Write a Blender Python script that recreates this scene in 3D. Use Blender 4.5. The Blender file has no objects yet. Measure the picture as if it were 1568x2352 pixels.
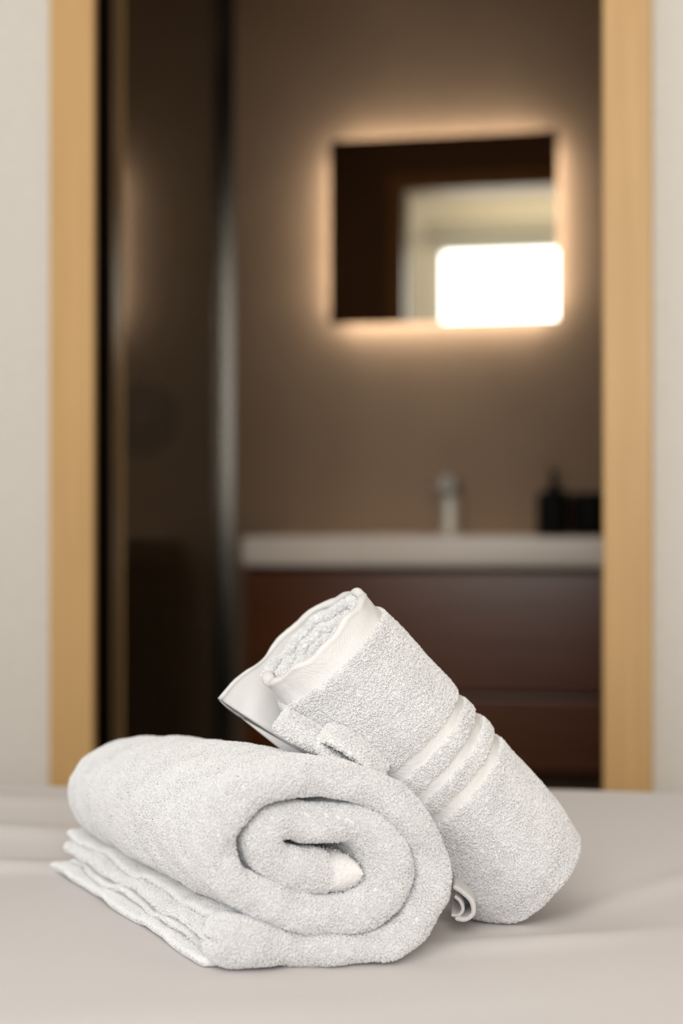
import bpy, bmesh, math, random
import numpy as np
from mathutils import Vector, Matrix
from mathutils.bvhtree import BVHTree

random.seed(4)
RNG = np.random.default_rng(11)
sc = bpy.context.scene
R = math.radians

# ---------------------------------------------------------------- camera, world, light, exposure
BED_Z = 0.57
CAM = Vector((0.0, -2.0, BED_Z + 0.28))
YAW = R(10.5)
cam_d = bpy.data.cameras.new('camera')
cam = bpy.data.objects.new('camera', cam_d)
sc.collection.objects.link(cam)
cam.location = CAM
cam.rotation_euler = (R(90.25), 0, YAW)
cam_d.sensor_fit = 'VERTICAL'
cam_d.sensor_height = 36.0
cam_d.sensor_width = 24.0
cam_d.lens = 50.0
cam_d.clip_start = 0.01
cam_d.dof.use_dof = True
cam_d.dof.focus_distance = 0.945
cam_d.dof.aperture_fstop = 3.2
sc.camera = cam

world = bpy.data.worlds.new('world')
sc.world = world
world.use_nodes = True
bg = world.node_tree.nodes['Background']
bg.inputs[0].default_value = (0.86, 0.93, 1.0, 1)
bg.inputs[1].default_value = 1.6

sc.view_settings.view_transform = 'Standard'
sc.view_settings.look = 'None'
sc.view_settings.gamma = 1.0
sc.view_settings.use_curve_mapping = False
sc.view_settings.exposure = 0.0
try:
    sc.cycles.use_denoising = True
    sc.cycles.denoiser = 'OPENIMAGEDENOISE'
    sc.cycles.max_bounces = 10
    sc.cycles.diffuse_bounces = 6
    sc.cycles.glossy_bounces = 5
    sc.cycles.transparent_max_bounces = 12
    sc.cycles.sample_clamp_indirect = 6.0
    sc.cycles.caustics_reflective = False
    sc.cycles.caustics_refractive = False
    sc.cycles_curves.shape = 'RIBBONS'
except Exception:
    pass


def area_light(name, loc, rot, sx, sy, power, col):
    l = bpy.data.lights.new(name, 'AREA')
    l.shape = 'RECTANGLE'
    l.size = sx
    l.size_y = sy
    l.energy = power
    l.color = col
    o = bpy.data.objects.new(name, l)
    o.location = loc
    o.rotation_euler = rot
    sc.collection.objects.link(o)
    return o


# daylight entering by the big bedroom window and by the balcony door on the left
area_light('daylight_window', (-0.10, -2.90, 1.62), (R(-90), 0, R(180)), 1.75, 1.60, 51.0, (1.0, 0.955, 0.90))
area_light('daylight_balcony', (-2.32, -1.45, 1.35), (0, R(-90), 0), 2.1, 1.1, 1.5, (0.93, 0.96, 1.0))
# added unseen fill light that brightens the window wall
area_light('window_wall_fill', (-0.2, -2.35, 2.82), (0, 0, 0), 1.2, 0.25, 5.0, (1.0, 0.88, 0.70))
# added unseen light that lifts the dark bathroom
area_light('bathroom_fill', (-0.55, 1.15, 2.405), (0, 0, 0), 0.12, 0.12, 0.3, (1.0, 0.80, 0.62))


# ---------------------------------------------------------------- helpers
def link(o, parent=None):
    sc.collection.objects.link(o)
    if parent:
        o.parent = parent
    return o


def tag(o, label=None, cat=None, group=None, kind=None):
    if label: o['label'] = label
    if cat: o['category'] = cat
    if group: o['group'] = group
    if kind: o['kind'] = kind
    return o


def empty(name, loc, rz=0.0):
    o = bpy.data.objects.new(name, None)
    o.location = loc
    o.rotation_euler = (0, 0, rz)
    o.empty_display_size = 0.05
    return link(o)


def mesh_obj(name, verts, faces, m, parent=None, smooth=True):
    me = bpy.data.meshes.new(name)
    me.from_pydata([tuple(v) for v in verts], [], [tuple(f) for f in faces])
    me.update()
    if smooth:
        me.polygons.foreach_set('use_smooth', [True] * len(me.polygons))
    o = bpy.data.objects.new(name, me)
    if m: me.materials.append(m)
    return link(o, parent)


def bm_obj(name, bm, m, parent=None, smooth=False, bevel=0.0, loc=None):
    bmesh.ops.recalc_face_normals(bm, faces=bm.faces)
    me = bpy.data.meshes.new(name)
    bm.to_mesh(me)
    bm.free()
    if m: me.materials.append(m)
    o = bpy.data.objects.new(name, me)
    link(o, parent)
    if loc: o.location = loc
    if smooth:
        me.polygons.foreach_set('use_smooth', [True] * len(me.polygons))
    if bevel:
        b = o.modifiers.new('bevel', 'BEVEL')
        b.width = bevel
        b.segments = 3
        b.limit_method = 'ANGLE'
    return o


def add_box(bm, x0, x1, y0, y1, z0, z1):
    vs = [bm.verts.new((x, y, z)) for x in (x0, x1) for y in (y0, y1) for z in (z0, z1)]
    for f in ((0, 1, 3, 2), (4, 6, 7, 5), (0, 4, 5, 1), (2, 3, 7, 6), (0, 2, 6, 4), (1, 5, 7, 3)):
        bm.faces.new([vs[i] for i in f])


def box(name, x0, x1, y0, y1, z0, z1, m, parent=None, bevel=0.0):
    bm = bmesh.new()
    add_box(bm, x0, x1, y0, y1, z0, z1)
    return bm_obj(name, bm, m, parent, bevel=bevel)


def structure(o):
    o['kind'] = 'structure'
    return o


def add_lathe(bm, prof, seg=32, mat=None):
    """prof: (radius, z) pairs; mat places the axis"""
    rings = []
    for r, z in prof:
        ring = []
        for k in range(seg):
            a = 2 * math.pi * k / seg
            v = Vector((r * math.cos(a), r * math.sin(a), z))
            if mat: v = mat @ v
            ring.append(bm.verts.new(v))
        rings.append(ring)
    for a, b in zip(rings, rings[1:]):
        for k in range(seg):
            bm.faces.new((a[k], a[(k + 1) % seg], b[(k + 1) % seg], b[k]))
    bm.faces.new(list(reversed(rings[0])))
    bm.faces.new(rings[-1])


def lathe(name, prof, m, parent=None, seg=32, mat=None, bevel=0.0):
    bm = bmesh.new()
    add_lathe(bm, prof, seg, mat)
    o = bm_obj(name, bm, m, parent, smooth=True, bevel=0.0)
    e = o.modifiers.new('split', 'EDGE_SPLIT')
    e.split_angle = R(50)
    return o


def add_tube(bm, pts, rad, seg=16):
    pts = [Vector(p) for p in pts]
    rings = []
    prev = None
    for i, p in enumerate(pts):
        t = (pts[min(i + 1, len(pts) - 1)] - pts[max(i - 1, 0)]).normalized()
        if prev is None:
            n = t.orthogonal().normalized()
        else:
            n = (prev - t * prev.dot(t)).normalized()
        prev = n
        b = t.cross(n)
        r = rad[i] if isinstance(rad, (list, tuple)) else rad
        rings.append([bm.verts.new(p + (n * math.cos(2 * math.pi * k / seg) + b * math.sin(2 * math.pi * k / seg)) * r)
                      for k in range(seg)])
    for a, b in zip(rings, rings[1:]):
        for k in range(seg):
            bm.faces.new((a[k], a[(k + 1) % seg], b[(k + 1) % seg], b[k]))
    bm.faces.new(list(reversed(rings[0])))
    bm.faces.new(rings[-1])


# ---------------------------------------------------------------- materials
def mat(name, col, rough=0.5, metal=0.0, spec=0.5, emit=None, estr=0.0):
    m = bpy.data.materials.new(name)
    m.use_nodes = True
    b = m.node_tree.nodes['Principled BSDF']
    b.inputs['Base Color'].default_value = (*col, 1)
    b.inputs['Roughness'].default_value = rough
    b.inputs['Metallic'].default_value = metal
    b.inputs['Specular IOR Level'].default_value = spec
    if emit:
        b.inputs['Emission Color'].default_value = (*emit, 1)
        b.inputs['Emission Strength'].default_value = estr
    return m


def noise_col(m, c1, c2, scale, stretch=(1, 1, 1), detail=6, lo=0.35, hi=0.65, bump=0.0, dist=0.001):
    nt = m.node_tree
    b = nt.nodes['Principled BSDF']
    tc = nt.nodes.new('ShaderNodeTexCoord')
    mp = nt.nodes.new('ShaderNodeMapping')
    mp.inputs['Scale'].default_value = stretch
    n = nt.nodes.new('ShaderNodeTexNoise')
    n.inputs['Scale'].default_value = scale
    n.inputs['Detail'].default_value = detail
    r = nt.nodes.new('ShaderNodeValToRGB')
    r.color_ramp.elements[0].position = lo
    r.color_ramp.elements[1].position = hi
    r.color_ramp.elements[0].color = (*c1, 1)
    r.color_ramp.elements[1].color = (*c2, 1)
    nt.links.new(tc.outputs['Object'], mp.inputs['Vector'])
    nt.links.new(mp.outputs[0], n.inputs['Vector'])
    nt.links.new(n.outputs['Fac'], r.inputs[0])
    nt.links.new(r.outputs[0], b.inputs['Base Color'])
    if bump:
        bp = nt.nodes.new('ShaderNodeBump')
        bp.inputs['Strength'].default_value = bump
        bp.inputs['Distance'].default_value = dist
        nt.links.new(n.outputs['Fac'], bp.inputs['Height'])
        nt.links.new(bp.outputs[0], b.inputs['Normal'])
    return m


def weave_bump(m, scale, strength=0.4, dist=0.0003):
    nt = m.node_tree
    b = nt.nodes['Principled BSDF']
    tc = nt.nodes.new('ShaderNodeTexCoord')
    hs = []
    for dirn in ('X', 'Y', 'Z'):
        w = nt.nodes.new('ShaderNodeTexWave')
        w.bands_direction = dirn
        w.inputs['Scale'].default_value = scale
        w.inputs['Distortion'].default_value = 0.4
        nt.links.new(tc.outputs['Object'], w.inputs['Vector'])
        hs.append(w.outputs['Fac'])
    a = nt.nodes.new('ShaderNodeMath'); a.operation = 'ADD'
    nt.links.new(hs[0], a.inputs[0]); nt.links.new(hs[1], a.inputs[1])
    c = nt.nodes.new('ShaderNodeMath'); c.operation = 'ADD'
    nt.links.new(a.outputs[0], c.inputs[0]); nt.links.new(hs[2], c.inputs[1])
    bp = nt.nodes.new('ShaderNodeBump')
    bp.inputs['Strength'].default_value = strength
    bp.inputs['Distance'].default_value = dist
    nt.links.new(c.outputs[0], bp.inputs['Height'])
    nt.links.new(bp.outputs[0], b.inputs['Normal'])
    return m


def cotton(name, col, through):
    m = bpy.data.materials.new(name)
    m.use_nodes = True
    nt = m.node_tree
    nt.nodes.clear()
    out = nt.nodes.new('ShaderNodeOutputMaterial')
    a = nt.nodes.new('ShaderNodeBsdfDiffuse')
    b = nt.nodes.new('ShaderNodeBsdfTranslucent')
    a.inputs[0].default_value = (*col, 1)
    b.inputs[0].default_value = (*col, 1)
    mx = nt.nodes.new('ShaderNodeMixShader')
    mx.inputs[0].default_value = through
    nt.links.new(a.outputs[0], mx.inputs[1])
    nt.links.new(b.outputs[0], mx.inputs[2])
    nt.links.new(mx.outputs[0], out.inputs[0])
    return m


M_wall = noise_col(mat('cream_wall_paint', (0.74, 0.70, 0.64), 0.85, spec=0.2), (0.685, 0.648, 0.594), (0.71, 0.672, 0.618), 60, bump=0.08)
M_brightwall = noise_col(mat('brightened_wall_paint', (0.85, 0.77, 0.62), 0.85, spec=0.2), (0.84, 0.76, 0.61), (0.87, 0.79, 0.64), 60)  # window wall raised in colour to stand in for missing light
M_ceil = mat('white_ceiling_paint', (0.66, 0.65, 0.63), 0.9, spec=0.2)
M_oak = noise_col(mat('golden_oak', (0.60, 0.36, 0.16), 0.45, spec=0.4), (0.565, 0.340, 0.140), (0.62, 0.382, 0.163), 9, (6, 6, 0.35), bump=0.1)
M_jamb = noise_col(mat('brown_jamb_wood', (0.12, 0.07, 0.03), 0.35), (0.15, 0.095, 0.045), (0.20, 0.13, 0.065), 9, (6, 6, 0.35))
M_slot = mat('black_pocket_lining', (0.006, 0.004, 0.003), 1.0, spec=0.0)
M_parquet = noise_col(mat('parquet_floor', (0.30, 0.18, 0.09), 0.4), (0.26, 0.16, 0.08), (0.36, 0.23, 0.12), 5, (8, 0.6, 1))
M_bath = noise_col(mat('taupe_microcement', (0.17, 0.13, 0.10), 0.55, spec=0.35), (0.275, 0.179, 0.107), (0.31, 0.205, 0.125), 3.0, detail=4, bump=0.05)
M_shower = noise_col(mat('dark_shower_tile', (0.10, 0.075, 0.05), 0.45, spec=0.35), (0.175, 0.115, 0.066), (0.205, 0.135, 0.078), 3.0, detail=4)
M_bfloor = mat('pale_bathroom_tile', (0.36, 0.30, 0.24), 0.4)
M_ceramic = mat('white_ceramic', (0.92, 0.80, 0.69), 0.25, spec=0.5)
M_vanity = noise_col(mat('red_brown_wood_lacquer', (0.09, 0.03, 0.012), 0.25, spec=0.85), (0.105, 0.027, 0.006), (0.14, 0.038, 0.009), 5, (0.5, 4, 8))
M_vanity_dark = mat('dark_vanity_core', (0.012, 0.005, 0.003), 0.9, spec=0.1)
M_chrome = mat('chrome', (0.80, 0.77, 0.71), 0.42, 1.0)
M_dsteel = mat('dark_satin_steel', (0.20, 0.18, 0.155), 0.45, 0.8)
M_steel = mat('satin_steel', (0.72, 0.68, 0.60), 0.5, 0.55)
M_alu = mat('brushed_aluminium', (0.50, 0.49, 0.47), 0.24, 1.0)
M_profile = mat('dark_glossy_profile', (0.062, 0.056, 0.048), 0.21, 0.9)
M_black = mat('black_plastic', (0.003, 0.003, 0.003), 0.6, spec=0.15)
M_mirror = mat('mirror_silvering', (0.86, 0.84, 0.76), 0.012, 1.0)
M_led = mat('warm_led_strip', (1, 1, 1), 0.5, emit=(1.0, 0.92, 0.82), estr=31.0)
M_alumin = mat('grey_mirror_back', (0.3, 0.3, 0.3), 0.5, 0.6)
M_fill = mat('fill_light_diffuser', (1, 1, 1), 0.5, emit=(1.0, 0.82, 0.64), estr=6.0)  # glow of the added bathroom ceiling light
M_lin = weave_bump(noise_col(mat('cotton_sheet', (0.74, 0.69, 0.65), 0.9, spec=0.15), (0.665, 0.629, 0.624), (0.69, 0.650, 0.640), 3.0, detail=3), 900, 0.15, 0.0002)
M_matt = mat('mattress_ticking', (0.72, 0.70, 0.66), 0.9, spec=0.1)
M_terry = noise_col(mat('white_terry_base', (0.86, 0.845, 0.83), 0.95, spec=0.1), (0.77, 0.765, 0.765), (0.80, 0.795, 0.795), 400, bump=0.5, dist=0.0006)
M_pile = cotton('white_cotton_loops', (0.882, 0.876, 0.882), 0.20)
M_hem = weave_bump(mat('white_woven_hem', (0.79, 0.775, 0.77), 0.85, spec=0.15), 420, 0.5, 0.0003)
M_blind = mat('beige_blind_cassette', (0.52, 0.48, 0.38), 0.8)
M_pvc = mat('white_window_frame', (0.80, 0.80, 0.78), 0.4)


def glass_material(name, tint, rough=0.0):
    m = bpy.data.materials.new(name)
    m.use_nodes = True
    nt = m.node_tree
    nt.nodes.clear()
    out = nt.nodes.new('ShaderNodeOutputMaterial')
    tr = nt.nodes.new('ShaderNodeBsdfTransparent')
    tr.inputs[0].default_value = (*tint, 1)
    gl = nt.nodes.new('ShaderNodeBsdfGlossy')
    gl.inputs['Roughness'].default_value = rough
    # reflectance of a clear sheet: 4 % head-on, rising towards grazing
    lw = nt.nodes.new('ShaderNodeLayerWeight')
    lw.inputs[0].default_value = 0.5
    pw = nt.nodes.new('ShaderNodeMath'); pw.operation = 'POWER'
    pw.inputs[1].default_value = 5.0
    ma = nt.nodes.new('ShaderNodeMath'); ma.operation = 'MULTIPLY_ADD'
    ma.inputs[1].default_value = 0.96
    ma.inputs[2].default_value = 0.04
    mx = nt.nodes.new('ShaderNodeMixShader')
    nt.links.new(lw.outputs['Facing'], pw.inputs[0])
    nt.links.new(pw.outputs[0], ma.inputs[0])
    nt.links.new(ma.outputs[0], mx.inputs[0])
    nt.links.new(tr.outputs[0], mx.inputs[1])
    nt.links.new(gl.outputs[0], mx.inputs[2])
    nt.links.new(mx.outputs[0], out.inputs[0])
    return m


M_glass = glass_material('shower_glass', (0.84, 0.82, 0.78), 0.02)
M_pane = glass_material('window_glass', (0.97, 0.98, 0.98))

# ---------------------------------------------------------------- the setting
XL, XR = -0.738, -0.003       # doorway
DT = 0.116                    # thickness of the doorway wall
BX0, BX1, BY0 = -2.25, 1.85, -2.78     # bedroom
SX0, SX1, SY1 = -1.80, 0.42, 1.75      # bathroom
HD = 2.075                     # door head
HC, HB = 2.85, 2.42           # ceilings

S = structure
bm = bmesh.new()
add_box(bm, BX0, XL - 0.09, 0.0, 0.055, 0, HC)
add_box(bm, XL - 0.09, XL - 0.06, 0.0, 0.0552, 0, HD)
add_box(bm, XL - 0.06, XL - 0.004, -0.0, 0.0008, 0, HD)
add_box(bm, XR + 0.012, BX1, 0.0, 0.055, 0, HC)
add_box(bm, XL - 0.09, XR + 0.012, 0.0, 0.055, HD + 0.012, HC)
S(bm_obj('wall_front', bm, M_wall))
bm = bmesh.new()
add_box(bm, SX0 - 0.1, XL - 0.012, 0.0662, DT, 0, HC)
add_box(bm, SX0 - 0.1, XL - 0.06, 0.0553, 0.0661, 0, HC)
add_box(bm, XR + 0.012, SX1 + 0.1, 0.0551, DT, 0, HC)
add_box(bm, XL - 0.012, XR + 0.012, 0.0551, DT, HD + 0.012, HC)
S(bm_obj('wall_doorway', bm, M_bath))
bm = bmesh.new()
# left wall with the balcony opening
add_box(bm, BX0 - 0.12, BX0, BY0, -2.0, 0, HC)
add_box(bm, BX0 - 0.12, BX0, -0.9, 0.055, 0, HC)
add_box(bm, BX0 - 0.12, BX0, -2.0, -0.9, 2.4, HC)
add_box(bm, BX0 - 0.12, BX0, -2.0, -0.9, 0.0, 0.30)
S(bm_obj('wall_left', bm, M_wall))
S(box('wall_right', BX1, BX1 + 0.12, BY0, 0.055, 0, HC, M_wall))
WX0, WX1, WZ0, WZ1 = -0.975, 0.78, 0.82, 2.44
bm = bmesh.new()
add_box(bm, BX0, WX0, BY0 - 0.12, BY0, 0, HC)
add_box(bm, WX1, BX1, BY0 - 0.12, BY0, 0, HC)
add_box(bm, WX0, WX1, BY0 - 0.12, BY0, 0, WZ0)
add_box(bm, WX0, WX1, BY0 - 0.12, BY0, WZ1, HC)
S(bm_obj('wall_back', bm, M_brightwall))
S(box('floor', BX0 - 0.12, BX1 + 0.12, BY0 - 0.12, 0.0, -0.06, 0.0, M_parquet))
S(box('ceiling', BX0 - 0.12, BX1 + 0.12, BY0 - 0.12, 0.055, HC, HC + 0.08, M_ceil))

# window with frame and two sashes
w = structure(empty('window_1', (0, BY0, WZ0)))
bm = bmesh.new()
y0, y1 = -0.09, -0.04
zt = WZ1 - WZ0
for (a, b, c, d) in ((WX0, WX1, 0, 0.05), (WX0, WX1, zt - 0.05, zt), (WX0, WX0 + 0.05, 0.05, zt - 0.05), (WX1 - 0.05, WX1, 0.05, zt - 0.05),
                     (-0.125, -0.075, 0.05, zt - 0.05)):
    add_box(bm, a, b, y0, y1, c, d)
bm_obj('window_frame', bm, M_pvc, w, bevel=0.004)
box('pane', WX0 + 0.05, -0.125, -0.068, -0.062, 0.05, zt - 0.05, M_pane, w)
box('pane', -0.075, WX1 - 0.05, -0.068, -0.062, 0.05, zt - 0.05, M_pane, w)
box('window_sill', WX0 - 0.03, WX1 + 0.03, -0.04, 0.06, -0.025, 0.0, M_pvc, w, bevel=0.004)
w = structure(empty('window_2', (BX0, -1.45, 0.30)))
bm = bmesh.new()
for (a, b, c, d) in ((-0.55, 0.55, 0, 0.05), (-0.55, 0.55, 2.05, 2.10), (-0.55, -0.50, 0.05, 2.05), (0.50, 0.55, 0.05, 2.05)):
    add_box(bm, -0.09, -0.04, a, b, c, d)
bm_obj('window_frame', bm, M_pvc, w, bevel=0.004)
box('pane', -0.068, -0.062, -0.50, 0.50, 0.05, 2.05, M_pane, w)

# blind cassette above the window (seen only in the mirror)
bl = tag(empty('roller_blind', (-0.1, BY0, WZ1 + 0.03)), 'beige roller blind cassette above the bright window, seen in the lit mirror', 'blind')
box('cassette', -0.92, 0.92, 0.002, 0.075, 0.0, 0.075, M_blind, bl, bevel=0.01)
bm = bmesh.new()
add_tube(bm, [(-0.86, 0.037, -0.012), (0.86, 0.037, -0.012)], 0.009, 10)
bm_obj('hem_bar', bm, M_blind, bl, smooth=True)

# bathroom shell
S(box('wall_bathroom', SX0 - 0.1, SX1 + 0.1, SY1, SY1 + 0.1, 0, HB + 0.3, M_bath))
S(box('wall_shower', SX0 - 0.1, SX0, DT, SY1, 0, HB + 0.3, M_shower))
S(box('wall_side', SX1, SX1 + 0.1, DT, SY1, 0, HB + 0.3, M_bath))
S(box('floor_bathroom', SX0 - 0.1, SX1 + 0.1, 0.0, SY1 + 0.1, -0.06, 0.0, M_bfloor))
S(box('ceiling_bathroom', SX0 - 0.1, SX1 + 0.1, DT, SY1 + 0.1, HB, HB + 0.08, M_bath))

# door casings and jambs
S(box('trim_1', XL - 0.068, XL, -0.018, 0.0, 0, HD + 0.068, M_oak, bevel=0.003))
S(box('trim_2', XR, XR + 0.066, -0.018, 0.0, 0, HD + 0.068, M_oak, bevel=0.003))
S(box('trim_3', XL, XR, -0.018, 0.0, HD, HD + 0.068, M_oak, bevel=0.003))
S(box('trim_4', XL - 0.012, XL, 0.066, DT, 0, HD, M_jamb, bevel=0.002))
S(box('trim_5', XR, XR + 0.012, 0.0, DT, 0, HD, M_oak, bevel=0.002))
S(box('trim_6', XL - 0.012, XR + 0.012, 0.0, DT, HD, HD + 0.012, M_oak, bevel=0.002))
S(box('trim_7', XL - 0.06, XL, DT, DT + 0.007, 0, HD + 0.06, M_oak, bevel=0.002))
S(box('trim_8', XR, XR + 0.06, DT, DT + 0.007, 0, HD + 0.06, M_oak, bevel=0.002))
S(box('trim_9', XL, XR, DT, DT + 0.007, HD, HD + 0.06, M_oak, bevel=0.002))
S(box('baseboard_front', BX0, XL - 0.068, -0.012, 0.0, 0, 0.08, M_oak, bevel=0.003))
S(box('baseboard_right', XR + 0.066, BX1, -0.012, 0.0, 0, 0.08, M_oak, bevel=0.003))
# pocket door slid away into the wall, only its dark edge shows in the slot
d = structure(empty('door_1', (XL - 0.012, 0.033, 0.0)))
box('door_panel', -0.047, -0.012, -0.016, 0.016, 0.01, HD - 0.005, M_slot, d, bevel=0.002)
box('slot_lining', -0.047, 0.0115, -0.0318, -0.0268, 0.0, HD, M_slot, d)
box('slot_lining', -0.047, 0.0115, 0.0265, 0.0325, 0.0, HD, M_slot, d)
box('door_pull', -0.0115, 0.002, -0.010, 0.010, 0.965, 1.045, M_black, d, bevel=0.002)

# ---------------------------------------------------------------- bathroom things
# back-lit mirror
MX0, MX1, MZ0, MZ1 = -0.716, -0.121, 1.362, 1.848
mr = tag(empty('wall_mirror', ((MX0 + MX1) / 2, SY1, MZ0)), 'rectangular back-lit wall mirror with warm glow around its edges above the washbasin', 'mirror')
hw, hh = (MX1 - MX0) / 2, MZ1 - MZ0
box('mirror_glass', -hw, hw, -0.056, -0.050, 0, hh, M_mirror, mr)
box('mirror_backing', -hw + 0.03, hw - 0.03, -0.0495, -0.001, 0.03, hh - 0.03, M_alumin, mr)
bm = bmesh.new()
e = 0.027
for (a, b, c, d_) in ((-hw + e, hw - e, e - 0.003, e), (-hw + e, hw - e, hh - e, hh - e + 0.003),
                      (-hw + e - 0.003, -hw + e, e, hh - e), (hw - e, hw - e + 0.003, e, hh - e)):
    add_box(bm, a, b, -0.040, -0.020, c, d_)
tag(bm_obj('led_strip', bm, M_led, mr), 'warm glowing light strip')

# washbasin worktop
bt = tag(empty('washbasin', (-0.36, 1.54, 0.733)), 'long white ceramic washbasin slab on the dark red-brown vanity', 'washbasin')
bx0, bx1 = -0.869, 0.15
TZ = 0.806
bm = bmesh.new()
# slab with a sunk rectangular bowl
ox0, ox1, oy0, oy1, z0, z1 = bx0 + 0.36, bx1 + 0.36, -0.21, 0.208, 0.0, TZ - 0.733
ix0, ix1, iy0, iy1, iz = -0.33, 0.25, -0.165, 0.075, 0.018
o_t = [bm.verts.new(p) for p in ((ox0, oy0, z1), (ox1, oy0, z1), (ox1, oy1, z1), (ox0, oy1, z1))]
o_b = [bm.verts.new(p) for p in ((ox0, oy0, z0), (ox1, oy0, z0), (ox1, oy1, z0), (ox0, oy1, z0))]
i_t = [bm.verts.new(p) for p in ((ix0, iy0, z1), (ix1, iy0, z1), (ix1, iy1, z1), (ix0, iy1, z1))]
i_b = [bm.verts.new(p) for p in ((ix0 + .02, iy0 + .02, iz), (ix1 - .02, iy0 + .02, iz), (ix1 - .02, iy1 - .02, iz), (ix0 + .02, iy1 - .02, iz))]
for k in range(4):
    j = (k + 1) % 4
    bm.faces.new((o_b[k], o_b[j], o_t[j], o_t[k]))
    bm.faces.new((o_t[k], o_t[j], i_t[j], i_t[k]))
    bm.faces.new((i_t[k], i_t[j], i_b[j], i_b[k]))
bm.faces.new(i_b)
bm.faces.new(list(reversed(o_b)))
bm_obj('basin_slab', bm, M_ceramic, bt, bevel=0.017)
lathe('drain', [(0.0, 0.0), (0.022, 0.0), (0.022, 0.003), (0.018, 0.004), (0.001, 0.004)], M_chrome, bt, mat=Matrix.Translation((-0.04, -0.045, iz)))

# vanity
vn = tag(empty('vanity_cabinet', (-0.36, 1.54, 0.25)), 'dark red-brown wooden vanity cabinet with two drawers under the white basin', 'cabinet')
vx0, vx1 = -0.855 + 0.36, 0.14 + 0.36
box('body', vx0, vx1, -0.18, 0.208, 0.0, 0.482, M_vanity_dark, vn, bevel=0.002)
for a, b in ((0.192, 0.472), (0.012, 0.182)):
    dr = box('drawer', vx0, vx1, -0.2, -0.1805, a, b, M_vanity, vn, bevel=0.003)
    box('finger_rail', vx0 + 0.01, vx1 - 0.01, -0.186, -0.1806, b, b + 0.008, M_vanity_dark, dr)

# tap
tp = tag(empty('basin_tap', (-0.394, 1.655, TZ)), 'single-lever steel basin tap standing behind the sink bowl under the mirror', 'tap')
lathe('tap_body', [(0.0, 0.0), (0.031, 0.0), (0.031, 0.006), (0.027, 0.009), (0.027, 0.100), (0.024, 0.108), (0.001, 0.110)], M_steel, tp)
sp = lathe('spout', [(0.0, -0.028), (0.022, -0.028), (0.026, -0.022), (0.026, 0.066), (0.024, 0.070), (0.020, 0.070), (0.001, 0.070)], M_dsteel, tp,
           mat=Matrix.Translation((0, 0, 0.130)) @ Matrix.Rotation(R(90), 4, 'X'))
lathe('spout_outlet', [(0.0, 0.0702), (0.019, 0.0702), (0.019, 0.073), (0.001, 0.073)], M_dsteel, sp,
      mat=Matrix.Translation((0, 0, 0.130)) @ Matrix.Rotation(R(90), 4, 'X'))
bm = bmesh.new()
add_tube(bm, [(-0.026, -0.02, 0.128), (-0.036, -0.03, 0.130), (-0.040, -0.045, 0.134), (-0.040, -0.07, 0.138)], [0.007, 0.006, 0.005, 0.0045], 12)
bm_obj('lever', bm, M_chrome, tp, smooth=True)

# black toiletries
sd = tag(empty('soap_dispenser', (-0.128, 1.62, TZ)), 'tall black soap dispenser with pump, left of the black tumbler', 'soap dispenser')
lathe('bottle', [(0.0, 0.0), (0.040, 0.0), (0.042, 0.003), (0.042, 0.100), (0.034, 0.112), (0.014, 0.114), (0.001, 0.115)], M_black, sd)
lathe('pump_collar', [(0.0, 0.0), (0.015, 0.0), (0.015, 0.018), (0.006, 0.020), (0.006, 0.040), (0.001, 0.041)], M_black, sd, mat=Matrix.Translation((0, 0, 0.115)))
bm = bmesh.new()
add_tube(bm, [(0, 0.010, 0.160), (0, -0.010, 0.161), (0, -0.035, 0.158), (0, -0.045, 0.150)], [0.011, 0.011, 0.006, 0.004], 14)
bm_obj('pump_nozzle', bm, M_black, sd, smooth=True)
tb = tag(empty('tumbler', (-0.0395, 1.62, TZ)), 'black tumbler beside the soap dispenser, half hidden by the right door frame', 'tumbler')
lathe('cup', [(0.0, 0.0), (0.041, 0.0), (0.043, 0.003), (0.045, 0.106), (0.0435, 0.108), (0.041, 0.106), (0.039, 0.008), (0.001, 0.006)], M_black, tb)

# shower screen, wall profile, valve
sx = -1.016
ss = tag(empty('shower_screen', (sx, 0.95, 0.0)), 'dark clear glass shower screen left of the vanity with an aluminium profile', 'shower screen')
box('glass_panel', -0.004, 0.004, -0.80, 0.762, 0.02, 2.25, M_glass, ss)
bm = bmesh.new()
c15, s15 = math.cos(R(15.4)), math.sin(R(15.4))
prof = [(-0.029, 0.0), (-0.027, -0.004), (0.027, -0.004), (0.029, 0.0), (0.024, 0.012), (-0.024, 0.012)]
prof = [(c15 * x - s15 * y, s15 * x + c15 * y) for x, y in prof]
lo = [bm.verts.new((x, 0.778 + y, 0.0)) for x, y in prof]
hi = [bm.verts.new((x, 0.778 + y, 2.30)) for x, y in prof]
for k in range(6):
    bm.faces.new((lo[k], lo[(k + 1) % 6], hi[(k + 1) % 6], hi[k]))
bm.faces.new(lo)
bm.faces.new(hi)
bm_obj('wall_profile', bm, M_profile, ss)
box('floor_rail', -0.01, 0.01, -0.80, 0.768, 0.0, 0.02, M_alu, ss, bevel=0.002)

sv = tag(empty('shower_mixer', (-1.250, SY1, 1.125)), 'round black shower mixer disc on the shower wall behind the glass', 'shower mixer')
rotm = Matrix.Rotation(R(90), 4, 'X')
lathe('mixer_plate', [(0.0, 0.0), (0.100, 0.0), (0.100, 0.010), (0.096, 0.014), (0.001, 0.011)], M_black, sv, seg=48, mat=rotm)
lathe('mixer_knob', [(0.0, 0.014), (0.030, 0.014), (0.030, 0.045), (0.027, 0.050), (0.001, 0.050)], M_alu, sv, seg=32, mat=rotm)
bm = bmesh.new()
add_box(bm, -0.006, 0.006, -0.052, -0.040, -0.055, 0.0)
bm_obj('mixer_lever', bm, M_black, sv, bevel=0.003)

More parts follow.
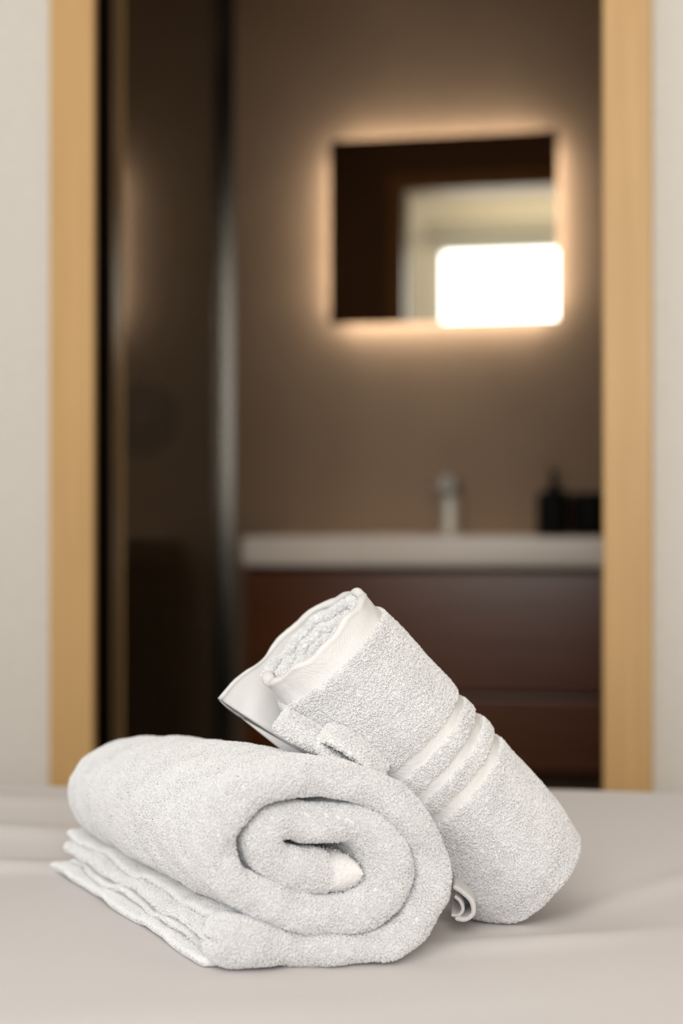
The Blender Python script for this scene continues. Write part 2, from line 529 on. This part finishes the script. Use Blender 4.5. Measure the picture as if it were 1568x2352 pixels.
dl = tag(empty('added_ceiling_light', (-0.55, 1.15, HB)), 'small round light added unseen in the bathroom ceiling', 'ceiling light')  # added fitting that goes with the bathroom fill light
lathe('trim_ring', [(0.0, -0.003), (0.055, -0.003), (0.055, 0.0), (0.001, 0.0)], M_alu, dl)
lathe('diffuser', [(0.0, -0.005), (0.042, -0.005), (0.042, -0.003), (0.001, -0.003)], M_fill, dl)


# ---------------------------------------------------------------- the bed
# All soft goods are laid out in a floor frame: x to the right, y away, z above the sheet.
def F(p):
    """floor frame -> world"""
    c, s = math.cos(YAW), math.sin(YAW)
    return Vector((CAM.x + c * p[0] - s * p[1], CAM.y + s * p[0] + c * p[1], BED_Z + p[2]))


def gauss(x, y, cx, cy, sx_, sy_, ang=0.0):
    c, s = math.cos(ang), math.sin(ang)
    dx, dy = x - cx, y - cy
    a, b = c * dx + s * dy, -s * dx + c * dy
    return np.exp(-(a / sx_) ** 2 - (b / sy_) ** 2)


def bed_h(x, y):
    h = 0.0016 * np.sin(9 * x + 4 * y + 0.5) + 0.0012 * np.sin(5 * x - 13 * y + 1.0)
    h = h - 0.010 * gauss(x, y, 0.135, 1.045, 0.085, 0.075, R(10))
    h = h + 0.0035 * gauss(x, y, 0.11, 0.945, 0.10, 0.018, R(12))
    h = h - 0.003 * gauss(x, y, 0.0, 0.93, 0.10, 0.08)
    h = h + 0.006 * gauss(x, y, -0.32, 1.14, 0.12, 0.018, R(4)) + 0.007 * gauss(x, y, -0.36, 1.27, 0.15, 0.030, R(-6))
    h = h + 0.005 * gauss(x, y, -0.44, 1.42, 0.22, 0.035, R(-3))
    h = h + 0.003 * gauss(x, y, 0.34, 1.15, 0.30, 0.02, R(35))
    h = h + 0.0008 * gauss(x, y, -0.10, 0.80, 0.20, 0.03, R(8)) - 0.001 * gauss(x, y, -0.15, 0.76, 0.25, 0.02, R(12))
    return h


def wrap(t, lim, r=0.035):
    """distance over an edge -> (position, drop)"""
    s = np.sign(t)
    a = np.abs(t)
    over = np.clip(a - (lim - r), 0, None)
    ang = np.clip(over / r, 0, math.pi / 2)
    pos = np.minimum(a, lim - r) + r * np.sin(ang)
    drop = r * (1 - np.cos(ang)) + np.clip(over - r * math.pi / 2, 0, None)
    return s * pos, drop


BA = R(-4.5)
bed_rz = YAW + BA
bed_c = F((-0.0 - math.sin(BA) * -1.0 * 0, 0.0, 0.0))
# bed centre: one metre back from the far edge
ec = Vector((0.0, 1.505))
bdir = Vector((-math.sin(BA), math.cos(BA)))
bc = ec - bdir * 1.0
bcw = F((bc.x, bc.y, 0))
bed = tag(empty('bed', (bcw.x, bcw.y, 0), bed_rz), 'wide bed with mattress, hidden under the smooth off-white sheet', 'bed')
box('mattress', -0.83, 0.83, -0.98, 0.975, 0.32, BED_Z - 0.022, M_matt, bed, bevel=0.03)
box('bed_base', -0.82, 0.82, -0.97, 0.965, 0.14, 0.318, M_matt, bed, bevel=0.01)
for sx_ in (-0.74, 0.74):
    for sy_ in (-0.88, 0.88):
        lathe('leg', [(0.0, 0.0), (0.022, 0.0), (0.03, 0.14), (0.001, 0.14)], M_oak, bed, mat=Matrix.Translation((sx_, sy_, 0)))

gx = np.unique(np.concatenate([np.linspace(-1.12, -0.75, 40), np.linspace(-0.75, -0.45, 40), np.linspace(-0.45, 0.55, 260), np.linspace(0.55, 0.75, 20), np.linspace(0.75, 1.12, 40)]))
gy = np.unique(np.concatenate([np.linspace(-1.28, -0.3, 60), np.linspace(-0.3, 0.9, 330), np.linspace(0.9, 1.0, 30), np.linspace(1.0, 1.28, 40)]))
GX, GY = np.meshgrid(gx, gy, indexing='ij')
px_, dx_ = wrap(GX, 0.86)
py_, dy_ = wrap(GY, 1.0)
fx = bc.x + math.cos(BA) * px_ - math.sin(BA) * py_
fy = bc.y + math.sin(BA) * px_ + math.cos(BA) * py_
top = np.exp(-((dx_ + dy_) / 0.03) ** 2)
hz = bed_h(fx, fy) * top - np.maximum(dx_, dy_) + 0.0
ripple = 0.006 * np.sin(px_ * 22) * np.clip(dy_ / 0.1, 0, 1)
V = np.stack([px_, py_ + ripple, hz + BED_Z], -1).reshape(-1, 3)
nx, ny = GX.shape
idx = np.arange(nx * ny).reshape(nx, ny)
Fc = np.stack([idx[:-1, :-1], idx[1:, :-1], idx[1:, 1:], idx[:-1, 1:]], -1).reshape(-1, 4)
sheet = mesh_obj('bed_sheet', V.tolist(), Fc.tolist(), M_lin)
sheet.location = (bcw.x, bcw.y, 0)
sheet.rotation_euler = (0, 0, bed_rz)
so = sheet.modifiers.new('cloth', 'SOLIDIFY')
so.thickness = 0.003
so.offset = -1
tag(sheet, 'smooth off-white cotton sheet covering the bed beneath the towels', 'bed sheet')


# ---------------------------------------------------------------- towels
def catmull(P, n):
    P = np.asarray(P, float)
    Q = np.vstack([2 * P[0] - P[1], P, 2 * P[-1] - P[-2]])
    m = len(P) - 1
    # arc-length table
    ts = np.linspace(0, m, 4000)
    k = np.minimum(ts.astype(int), m - 1)
    f = (ts - k)[:, None]
    a, b, c, d = Q[k], Q[k + 1], Q[k + 2], Q[k + 3]
    C = 0.5 * (2 * b + (c - a) * f + (2 * a - 5 * b + 4 * c - d) * f ** 2 + (3 * b - a - 3 * c + d) * f ** 3)
    s = np.concatenate([[0], np.cumsum(np.linalg.norm(np.diff(C[:, :2], axis=0), axis=1))])
    u = np.linspace(0, s[-1], n)
    return np.stack([np.interp(u, s, C[:, i]) for i in range(C.shape[1])], 1), u


def ribbon(path_fn, ns, axial, a_lo, a_hi, to3, bulge=1.0, arc=9, thick_fn=None, pinch=0.0):
    """A thick soft cloth strip. path_fn(a) -> (ns,3) points u,v,thickness at axial position a;
    a_lo/a_hi (ns,) where the strip begins and ends along the roll axis; to3 maps (u,v,a) to 3-D."""
    na = len(axial)
    # ring stations: list of (kind, fraction along axis, side sign, squash)
    st = []
    for f in axial: st.append((f, 1.0, 0.0, 0))
    for k in range(1, arc): st.append((1.0, math.cos(math.pi * k / arc), math.sin(math.pi * k / arc), 1))
    for f in axial[::-1]: st.append((f, -1.0, 0.0, 0))
    for k in range(1, arc): st.append((0.0, -math.cos(math.pi * k / arc), -math.sin(math.pi * k / arc), 1))
    nr = len(st)
    V = np.zeros((ns, nr, 3))
    A = np.zeros((ns, nr))
    a_mid = None
    cache = {}
    for j, (f, side, ex, kind) in enumerate(st):
        # axial position per s
        P0 = path_fn(np.full(ns, 0.5 * (a_lo.mean() + a_hi.mean()))) if a_mid is None else a_mid
        a_mid = P0
        r = P0[:, 2] * 0.5 * bulge
        a = a_lo + r + f * (a_hi - a_lo - 2 * r) + ex * r
        P = path_fn(a)
        T = np.gradient(P[:, :2], axis=0)
        T /= np.linalg.norm(T, axis=1)[:, None] + 1e-12
        N = np.stack([T[:, 1], -T[:, 0]], 1)
        # round the two strip ends
        d0 = np.concatenate([[0], np.cumsum(np.linalg.norm(np.diff(P[:, :2], axis=0), axis=1))])
        h = P[:, 2] * 0.5
        e = np.minimum(d0, d0[-1] - d0)
        hh_ = np.maximum(h[0] if False else h, 1e-5)
        q = np.clip(e / hh_, 0, 1)
        h = h * np.clip(1 - (1 - q) ** 2, 0.0, 1) ** 0.38
        if thick_fn is not None:
            h = thick_fn(h, d0, a, side)
        uv = P[:, :2] + N * (h * side)[:, None]
        V[:, j] = to3(uv[:, 0], uv[:, 1], a)
        A[:, j] = a
    idx = np.arange(ns * nr).reshape(ns, nr)
    F1 = np.stack([idx[:-1], idx[1:], np.roll(idx, -1, 1)[1:], np.roll(idx, -1, 1)[:-1]], -1).reshape(-1, 4)
    verts = V.reshape(-1, 3)
    faces = F1.tolist()
    faces.append(list(idx[0]))
    faces.append(list(idx[-1][::-1]))
    return verts, faces, A.reshape(-1), idx


def wob(p, f, amp, seed=0.0):
    """cheap smooth noise on an (n,3) array"""
    x, y, z = p[:, 0] * f, p[:, 1] * f, p[:, 2] * f
    s = seed
    return amp * (np.sin(1.3 * x + 2.1 * y + s) * np.cos(1.7 * z - 0.9 * x + 2 * s) * 0.6
                  + np.sin(3.1 * y - 2.3 * z + 1.3 * s + np.sin(2 * x)) * 0.3 + np.sin(4.7 * x + 3.9 * z - 2.9 * y + s) * 0.2)


def fix_normals(o):
    bm = bmesh.new()
    bm.from_mesh(o.data)
    bmesh.ops.recalc_face_normals(bm, faces=bm.faces)
    bm.to_mesh(o.data)
    bm.free()
    o.data.polygons.foreach_set('use_smooth', [True] * len(o.data.polygons))


def lumps(o, f1, a1, f2, a2, seed):
    me = o.data
    n = len(me.vertices)
    co = np.zeros(n * 3); me.vertices.foreach_get('co', co); co = co.reshape(-1, 3)
    no = np.zeros(n * 3); me.vertices.foreach_get('normal', no); no = no.reshape(-1, 3)
    dsp = wob(co, f1, a1, seed) + wob(co, f2, a2, seed + 1.7)
    co = co + no * dsp[:, None]
    me.vertices.foreach_set('co', co.reshape(-1))
    me.update()


def grow_pile(name, objs, parent, mask_fns, per_m2, height, radius, seed, lean=0.35, blockers=(), curl=1.0, clump=90.0, floor_fn=None):
    """cotton loops standing on the exposed faces of the given meshes: one object of thousands of tiny yarn loops"""
    rng = np.random.default_rng(seed)
    bvh_v, bvh_f, off = [], [], 0
    for b in list(objs) + list(blockers):
        me = b.data
        n = len(me.vertices)
        co = np.zeros(n * 3); me.vertices.foreach_get('co', co)
        co = co.reshape(-1, 3)
        if b.parent is not parent:
            M = np.array(parent.matrix_basis.inverted() @ (b.parent.matrix_basis if b.parent else b.matrix_basis))
            co = co @ M[:3, :3].T + M[:3, 3]
        bvh_v.append(co)
        bvh_f += [[i + off for i in p.vertices] for p in me.polygons]
        off += n
    bvh = BVHTree.FromPolygons(np.vstack(bvh_v).tolist(), bvh_f)
    roots, norms, hts = [], [], []
    for o, mf in zip(objs, mask_fns):
        me = o.data
        me.calc_loop_triangles()
        nt = len(me.loop_triangles)
        tri = np.zeros(nt * 3, int); me.loop_triangles.foreach_get('vertices', tri); tri = tri.reshape(-1, 3)
        n = len(me.vertices)
        co = np.zeros(n * 3); me.vertices.foreach_get('co', co); co = co.reshape(-1, 3)
        no = np.zeros(n * 3); me.vertices.foreach_get('normal', no); no = no.reshape(-1, 3)
        wgt = mf(co, o)
        a, b, c = co[tri[:, 0]], co[tri[:, 1]], co[tri[:, 2]]
        area = 0.5 * np.linalg.norm(np.cross(b - a, c - a), axis=1)
        cnt = rng.poisson(area * per_m2)
        k = np.repeat(np.arange(nt), cnt)
        r1, r2 = rng.random(len(k)), rng.random(len(k))
        fl = r1 + r2 > 1
        r1[fl], r2[fl] = 1 - r1[fl], 1 - r2[fl]
        w0 = (1 - r1 - r2)[:, None]; w1 = r1[:, None]; w2 = r2[:, None]
        p = a[k] * w0 + b[k] * w1 + c[k] * w2
        nn = no[tri[k, 0]] * w0 + no[tri[k, 1]] * w1 + no[tri[k, 2]] * w2
        nn /= np.linalg.norm(nn, axis=1)[:, None] + 1e-9
        ww = (wgt[tri[k, 0]][:, None] * w0 + wgt[tri[k, 1]][:, None] * w1 + wgt[tri[k, 2]][:, None] * w2)[:, 0]
        keep = rng.random(len(p)) < ww
        p, nn, ww = p[keep], nn[keep], ww[keep]
        ok = np.ones(len(p), bool)
        st = height * 0.9
        for i in range(len(p)):
            q = Vector(p[i] + nn[i] * 0.0006)
            hit = bvh.ray_cast(q, Vector(nn[i]), st)
            if hit[0] is not None:
                ok[i] = False
        p, nn, ww = p[ok], nn[ok], ww[ok]
        roots.append(p); norms.append(nn); hts.append(ww)
    p = np.vstack(roots); n = np.vstack(norms); ww = np.concatenate(hts)
    m = len(p)
    # combing direction from smooth noise, plus plenty of chance
    g = np.stack([wob(p, clump, 1.0, 0.3), wob(p, clump, 1.0, 5.1), wob(p, clump, 1.0, 9.7)], 1)
    rnd = rng.normal(size=(m, 3))
    t = np.cross(n, rnd); t /= np.linalg.norm(t, axis=1)[:, None] + 1e-9
    b = np.cross(n, t)
    ln = g * 1.0 + rng.normal(size=(m, 3)) * 0.55
    ln -= n * (ln * n).sum(1)[:, None]
    H = height * (0.7 + 0.6 * rng.random(m)) * (0.45 + 0.55 * ww)
    W = height * 0.42 * (0.7 + 0.6 * rng.random(m)) * curl
    L = ln * (lean * H)[:, None]
    H_ = H[:, None]; W_ = W[:, None]
    tw = (rng.normal(size=m) * 0.25)[:, None] * H_ * b
    pts = np.stack([
        p - t * W_ * 0.25 - n * 0.0004,
        p - t * W_ * 0.60 + n * H_ * 0.45 + L * 0.35 - tw * 0.5,
        p - t * W_ * 0.42 + n * H_ * 0.86 + L * 0.85,
        p + t * W_ * 0.10 + n * H_ * 1.02 + L * 1.1 + tw,
        p + t * W_ * 0.55 + n * H_ * 0.80 + L * 0.9 + tw,
        p + t * W_ * 0.62 + n * H_ * 0.40 + L * 0.4 + tw * 0.5,
        p + t * W_ * 0.25 - n * 0.0004], 1)
    if floor_fn is not None:
        pts = floor_fn(pts)
    cu = bpy.data.hair_curves.new(name)
    cu.add_curves([7] * m)
    pos = cu.attributes.get('position') or cu.attributes.new('position', 'FLOAT_VECTOR', 'POINT')
    pos.data.foreach_set('vector', pts.astype(np.float32).reshape(-1))
    rad = cu.attributes.get('radius') or cu.attributes.new('radius', 'FLOAT', 'POINT')
    rr = np.repeat(radius * (0.75 + 0.5 * rng.random(m)), 7).reshape(m, 7) * np.array([1, 1, 1, 1, 1, 1, 1])
    rad.data.foreach_set('value', rr.astype(np.float32).reshape(-1))
    cu.materials.append(M_pile)
    o = bpy.data.objects.new(name, cu)
    link(o, parent)
    o['kind'] = 'stuff'
    print(name, m, 'loops')
    return o


def sstep(x, a, b):
    t = np.clip((x - a) / (b - a), 0, 1)
    return t * t * (3 - 2 * t)


# --- lower towel: folded, then rolled into a flattened spiral with a loose tail lying on the sheet
T1C = [  # u, v, thickness of the roll's centre line, from the inner end to the tail
    (0.0947, 0.0548, 0.0260), (0.0835, 0.0537, 0.0270), (0.0676, 0.0545, 0.0270), (0.0518, 0.0573, 0.0260), (0.0393, 0.0646, 0.0230),
    (0.0320, 0.0753, 0.0200), (0.0361, 0.0865, 0.0200), (0.0497, 0.0895, 0.0220), (0.0676, 0.0857, 0.0235), (0.0889, 0.0859, 0.0240),
    (0.1028, 0.0795, 0.0250), (0.1125, 0.0655, 0.0270), (0.1146, 0.0506, 0.0280), (0.1071, 0.0363, 0.0270), (0.0889, 0.0268, 0.0265),
    (0.0676, 0.0285, 0.0260), (0.0466, 0.0353, 0.0250), (0.0257, 0.0447, 0.0230), (0.0123, 0.0536, 0.0220), (0.0051, 0.0683, 0.0210),
    (0.0040, 0.0837, 0.0210), (0.0102, 0.0968, 0.0210), (0.0237, 0.1086, 0.0220), (0.0414, 0.1142, 0.0220), (0.0624, 0.1155, 0.0220),
    (0.0889, 0.1114, 0.0210), (0.1103, 0.1023, 0.0210), (0.1265, 0.0869, 0.0210), (0.1374, 0.0685, 0.0210), (0.1412, 0.0494, 0.0215),
    (0.1363, 0.0306, 0.0210), (0.1233, 0.0155, 0.0200), (0.1049, 0.0081, 0.0190), (0.0867, 0.0055, 0.0180), (0.0624, 0.0080, 0.0200),
    (0.0361, 0.0121, 0.0250), (0.0102, 0.0177, 0.0300), (-0.0021, 0.0199, 0.0330)
]
B1 = (-0.03, 0.95, 0.0)          # base of the towel in the floor frame
base1 = F(B1)
t1 = tag(empty('rolled_towel', (base1.x, base1.y, BED_Z), YAW), 'plump white terry towel rolled up with its spiral end facing front, lying on the sheet', 'towel', 'white rolled towels on the bed')
U1, A1v = np.array((0.982, 0.19)), np.array((-0.5, 0.866))
O1 = np.array((-0.076, 0.875))
LEN1 = 0.308
T1P, T1S = catmull(T1C, 420)
NS1 = len(T1P)
cen1 = np.array((0.075, 0.062))


def t1_path(a):
    P = T1P.copy()
    P[:, 2] *= 0.93
    # the far end of the roll draws in a little, and the tail stays short behind the front fold
    k = sstep(a, 0.16, LEN1)
    s = T1S / T1S[-1]
    rollp = 1 - sstep(s, 0.93, 1.0)
    qq = np.clip((a - (LEN1 - 0.055)) / 0.055, 0, 1)
    cap = 1 - np.sqrt(1 - 0.96 * qq ** 2)
    P[:, 0] = P[:, 0] + (cen1[0] - P[:, 0]) * (0.10 * k + 0.30 * cap) * rollp
    P[:, 1] = P[:, 1] + (0.05 - P[:, 1]) * (0.04 * k + 0.34 * cap) * rollp
    P[:, 1] *= 1 - 0.02 * sstep(a, 0.01, 0.05) * rollp - 0.13 * sstep(a, 0.11, 0.28) * rollp
    P[:, 2] *= 1 - 0.10 * sstep(a, 0.015, 0.15)
    end = sstep(s, 0.955, 1.0) * sstep(a, 0.014, 0.035)
    P[:, 0] += end * 0.022
    P[:, 2] *= 1 - 0.25 * end
    # soft sag of the top between the ends
    P[:, 1] += 0.0015 * np.sin(a * 30 + 0.5) * rollp
    P[:, 1] = np.maximum(P[:, 1], P[:, 2] * 0.5 + 0.0005)
    return P


def t1_to3(u, v, a):
    x = O1[0] + U1[0] * u + A1v[0] * a - B1[0]
    y = O1[1] + U1[1] * u + A1v[1] * a - B1[1]
    # the roll's front leans back a little at the top
    return np.stack([x, y, v], -1)


s1 = T1S / T1S[-1]
lo1 = 0.0 + 0.0020 * np.sin(T1S * 60 + 1) + 0.0012 * np.sin(T1S * 140)
lo1 = lo1 + 0.004 * (1 - sstep(s1, 0.0, 0.4)) - 0.004 * sstep(s1, 0.9, 1)
hi1 = np.full(NS1, LEN1) - 0.012 * sstep(s1, 0.5, 1.0) + 0.004 * np.sin(T1S * 40)
ax1 = np.concatenate([np.linspace(0, 0.12, 14), np.linspace(0.13, 0.86, 60), np.linspace(0.875, 1, 12)])


def t1_thick(h, d0, a, side):
    if side > 0.99 or side < -0.99:
        g = sum(np.exp(-((a - c) / 0.0042) ** 2) for c in (0.215, 0.238, 0.261))
        h = h - 0.0022 * g
    return h


v_, f_, aa_, idx_ = ribbon(t1_path, NS1, ax1, lo1, hi1, t1_to3, bulge=1.3, arc=12, thick_fn=t1_thick)
roll1 = mesh_obj('roll', v_, f_, M_terry, t1)
fix_normals(roll1)
roll1.data.materials.append(M_hem)
_hs = np.repeat(T1S, idx_.shape[1]) < 0.019
roll1.data.polygons.foreach_set('material_index', [1 if all(_hs[i] for i in p.vertices) else 0 for p in roll1.data.polygons])
lumps(roll1, 45, 0.0016, 120, 0.0007, 0.4)
att1 = aa_.copy()
nr1 = idx_.shape[1]
scoord1 = np.repeat(T1S, nr1)


def flap(name, parent, pts, a0, a1, to3, m, n=40, na=50, wav=0.0015, seed=0, bulge=0.6, shape=None):
    """thin cloth layer: pts = (u, v, thickness) control points; shape(P, a) may vary it along the axis"""
    P, S_ = catmull(pts, n)

    def pf(a):
        Q = P.copy()
        w = S_ / S_[-1]
        if shape is not None:
            Q = shape(Q, a, w)
        Q[:, 1] += wav * w * np.sin(a * 70 + seed) + 0.5 * wav * w * np.sin(a * 160 + seed * 2)
        Q[:, 0] += wav * w * np.sin(a * 50 + 3 * seed)
        Q[:, 1] = np.maximum(Q[:, 1], Q[:, 2] * 0.5 + 0.0004)
        return Q
    lo = np.full(n, a0); hi = np.full(n, a1)
    v, f, aa, ix = ribbon(pf, n, np.linspace(0, 1, na), lo, hi, to3, bulge=bulge, arc=6)
    o = mesh_obj(name, v, f, m, parent)
    fix_normals(o)
    return o


def upshape(Q, a, w):
    # lifts and curls open towards the far end
    k = sstep(a, 0.17, 0.30)
    Q[:, 1] += 0.002 * k * w
    Q[:, 0] -= 0.002 * k * w
    return Q


flap_lo = flap('tail_layer', t1, [(0.09, 0.004, 0.006), (0.05, 0.004, 0.006), (0.02, 0.0038, 0.006), (-0.005, 0.0035, 0.0055)], 0.012, 0.302, t1_to3, M_terry, seed=1.0, wav=0.0012)
flap_mid = flap('tail_layer', t1, [(0.09, 0.010, 0.005), (0.05, 0.010, 0.005), (0.02, 0.0105, 0.005), (0.003, 0.010, 0.0045)], 0.014, 0.285, t1_to3, M_terry, seed=2.3, wav=0.0018)
flap_up = flap('tail_layer', t1, [(0.09, 0.018, 0.006), (0.05, 0.019, 0.006), (0.02, 0.020, 0.0065), (0.004, 0.018, 0.006)], 0.010, 0.296, t1_to3, M_terry, seed=4.1, wav=0.0015, shape=upshape)
flap_top = flap('tail_layer', t1, [(0.09, 0.026, 0.006), (0.05, 0.027, 0.006), (0.028, 0.027, 0.006), (0.010, 0.025, 0.006)], 0.008, 0.300, t1_to3, M_terry, seed=5.0, wav=0.0015, shape=upshape)



# --- upper towel: tightly rolled, leaning with its foot on the sheet and its back on the lower roll
TOPC = np.array((-0.0211, 0.985, 0.199))
BOTC = np.array((0.1370, 1.027, 0.0240))
Wd = BOTC - TOPC
LEN2 = float(np.linalg.norm(Wd)) + 0.004
Wd = Wd / np.linalg.norm(Wd)
Rr = np.array((0.755, 0.0, 0.655)); Rr -= Wd * Rr.dot(Wd); Rr /= np.linalg.norm(Rr)
Nn = np.cross(Rr, Wd)
if Nn[1] > 0: Nn = -Nn
B2 = (0.10, 1.02, 0.0)
base2 = F(B2)
t2 = tag(empty('rolled_towel', (base2.x, base2.y, BED_Z), YAW), 'slimmer white terry towel with woven stripes, standing tilted and leaning on the other roll', 'towel', 'white rolled towels on the bed')
TURN0, TURN1 = R(172 + 360 * 3), R(-160)
NS2 = 520
TH2 = np.linspace(TURN0, TURN1, NS2)
QN = (TH2 - TURN0) / (TURN1 - TURN0)


def t2_path(a):
    th = TH2
    deg = np.degrees(th)
    pitch = 0.0096
    r = 0.0425 - np.clip((deg - 172) / 360.0, 0, None) * pitch     # inner turns
    outer = deg < 172
    r = np.where(outer, 0.0425 + 0.0015 * np.clip((172 - deg) / 180.0, 0, 1) + 0.0085 * np.clip((-20 - deg) / 140.0, 0, 1), r)
    aa = np.clip(a, 0, None)
    fl = np.exp(-(aa / 0.075) ** 1.6)
    r = r + fl * np.interp(-deg, [0, 30, 56, 103, 135, 160], [0, 0.001, 0.006, 0.018, 0.021, 0.035])
    # the left underside spreads a little below the rim
    r = r + 0.008 * sstep(aa, 0.01, 0.05) * np.exp(-((deg - 175) / 35.0) ** 2)
    # gentle belly and shaped stripes
    r = r + 0.0008 * np.sin(3 * th + aa * 20) * outer
    # foot of the roll rounds in
    r = r * (1 - 0.10 * sstep(aa, LEN2 - 0.030, LEN2))
    t = np.where(outer, 0.0075, 0.0088)
    t = t - 0.0032 * sstep(-deg, 50, 150)
    # squash where the roll is leaned on / folded: slightly oval
    u = r * np.cos(th) * 1.0
    v = r * np.sin(th) * 0.97
    return np.stack([u, v, t], 1)


def t2_raw(u, v, a):
    return TOPC[None, :] + np.outer(u, Rr) + np.outer(v, Nn) + np.outer(a, Wd)


def t2_to3(u, v, a):
    p = t2_raw(u, v, a)
    fl = bed_h(p[:, 0], p[:, 1]) + 0.0010
    over = p[:, 2] - fl
    # soft contact with the sheet
    p[:, 2] = fl + np.where(over > 0.006, over, 0.006 * np.exp(np.clip((over - 0.006) / 0.006, -8, 0)))
    return p - np.array(B2)


degs = np.degrees(TH2)
lo2 = np.clip((degs - 150) / 360.0, 0, 3) * 0.0052
lo2 = lo2 + 0.0012 * np.sin(TH2 * 5) + 0.0008 * np.sin(TH2 * 11 + 1)
lo2 = lo2 - 0.004 * sstep(-degs, 100, 170)
hi2 = np.full(NS2, LEN2) - 0.002 * np.sin(TH2 * 2)
BANDS2 = (0.103, 0.1235, 0.143)
ax2 = np.concatenate([np.linspace(0, 0.12, 16), np.linspace(0.13, 0.34, 14), np.linspace(0.35, 0.66, 60), np.linspace(0.68, 0.9, 18), np.linspace(0.91, 1, 8)])


def t2_thick(h, d0, a, side):
    if side > 0.99 or side < -0.99:
        g = sum(np.exp(-((a - c) / 0.0050) ** 4) for c in BANDS2)
        rg = 0.4 * sum(np.exp(-((a - c) / 0.0045) ** 2) for c in (0.1132, 0.133))
        h = h - 0.0009 * g + 0.0004 * rg
        h = h - 0.0010 * (1 - sstep(a, 0.012, 0.022))
    return h


v_, f_, aa2, idx2 = ribbon(t2_path, NS2, ax2, lo2, hi2, t2_to3, bulge=1.0, arc=8, thick_fn=t2_thick)
roll2 = mesh_obj('roll', v_, f_, M_terry, t2)
roll2.data.materials.append(M_hem)
fix_normals(roll2)
lumps(roll2, 40, 0.0010, 130, 0.0004, 2.2)
att2 = aa2.copy()
q2 = np.repeat(degs, idx2.shape[1])


def band_weight(a, dg):
    w = sstep(a, 0.0185, 0.0215)
    w = np.where(dg > 190, 1.0, w)
    w = np.where(dg < -100, 0.0, w)
    # flap interior near the tip is a smooth woven border too
    for c in BANDS2:
        w = w * (1 - (1 - sstep(np.abs(a - c), 0.0038, 0.0052)) * (dg < 190))
    return w


# woven border and stripe faces get the smooth woven material
me = roll2.data
vm = band_weight(att2, q2) < 0.5
mi = [1 if sum(vm[i] for i in p.vertices) >= len(p.vertices) / 2 else 0 for p in me.polygons]
me.polygons.foreach_set('material_index', mi)


# folded corner tucked under the upper roll, its U-shaped fold open towards the camera
def im_to3(base, y0):
    """u = x, v = z in the floor frame, axis pointing away"""
    def f(u, v, a):
        return np.stack([u, y0 + a, v], -1) - np.array(base)
    return f


def plain(pts, n=60):
    P, S_ = catmull(pts, n)
    return P


def strip(name, parent, pts, y0, depth, base, m, n=60, skew=(0, 0), bulge=0.9):
    P = plain(pts, n)

    def pf(a):
        Q = P.copy()
        Q[:, 0] += skew[0] * a
        Q[:, 1] += skew[1] * a
        return Q
    v, f, aa, ix = ribbon(pf, n, np.linspace(0, 1, 24), np.zeros(n), np.full(n, depth), im_to3(base, y0), bulge=bulge, arc=7)
    o = mesh_obj(name, v, f, m, parent)
    fix_normals(o)
    return o


fold2 = strip('folded_corner', t2, [(0.0249, 0.1073, 0.0045), (0.0136, 0.1209, 0.0045), (0.0023, 0.1294, 0.0045), (-0.0074, 0.1350, 0.0045), (-0.0133, 0.1353, 0.0040), (-0.0153, 0.1314, 0.0035), (-0.0110, 0.1254, 0.0035), (0.0017, 0.1163, 0.0035), (0.0130, 0.1073, 0.0035)], 0.925, 0.045, B2, M_terry, skew=(0.2, 0.15))
fold3 = strip('folded_corner', t2, [(-0.0111, 0.1286, 0.0080), (-0.0225, 0.1340, 0.0090), (-0.0339, 0.1394, 0.0090), (-0.0433, 0.1451, 0.0070)], 0.930, 0.045, B2, M_terry, skew=(0.15, 0.1))
curl2 = strip('hem_curl', t2, [(0.0768, 0.0085, 0.0030), (0.0839, 0.0077, 0.0030), (0.0892, 0.0121, 0.0032), (0.0880, 0.0201, 0.0035), (0.0821, 0.0260, 0.0035), (0.0756, 0.0304, 0.0035)], 0.965, 0.10, B2, M_hem, skew=(0.1, 0.0))
curl2b = strip('hem_curl', t2, [(0.0744, 0.0100, 0.0022), (0.0792, 0.0097, 0.0022), (0.0824, 0.0136, 0.0025), (0.0809, 0.0189, 0.0025), (0.0768, 0.0230, 0.0025)], 0.968, 0.09, B2, M_hem, skew=(0.1, 0.0))

# ---------------------------------------------------------------- cotton loops of both towels
def m1(co, o):
    a = att1
    w = np.ones(len(co))
    for c in (0.215, 0.238, 0.261):
        w *= 1 - 0.9 * np.exp(-((a - c) / 0.004) ** 2)
    # the woven hem patch at the inner end of the spiral
    w = np.where(scoord1 < 0.020, 0.05, w)
    return w


def ones(co, o):
    return np.ones(len(co))


def weak(co, o):
    return np.full(len(co), 0.6)


def m2(co, o):
    w = band_weight(att2, q2)
    return w


DENS = 1.0
grow_pile('terry_loops', [roll1, flap_lo, flap_mid, flap_up, flap_top], t1, [m1, weak, ones, weak, weak], 1.8e6 * DENS, 0.0017, 0.00019, 5, curl=1.2, lean=0.45, blockers=[], clump=70.0)
grow_pile('terry_loops', [roll2, fold2, fold3], t2, [m2, weak, ones], 1.2e6 * DENS, 0.0016, 0.00024, 6, lean=0.5, curl=1.5, blockers=[], clump=60.0)
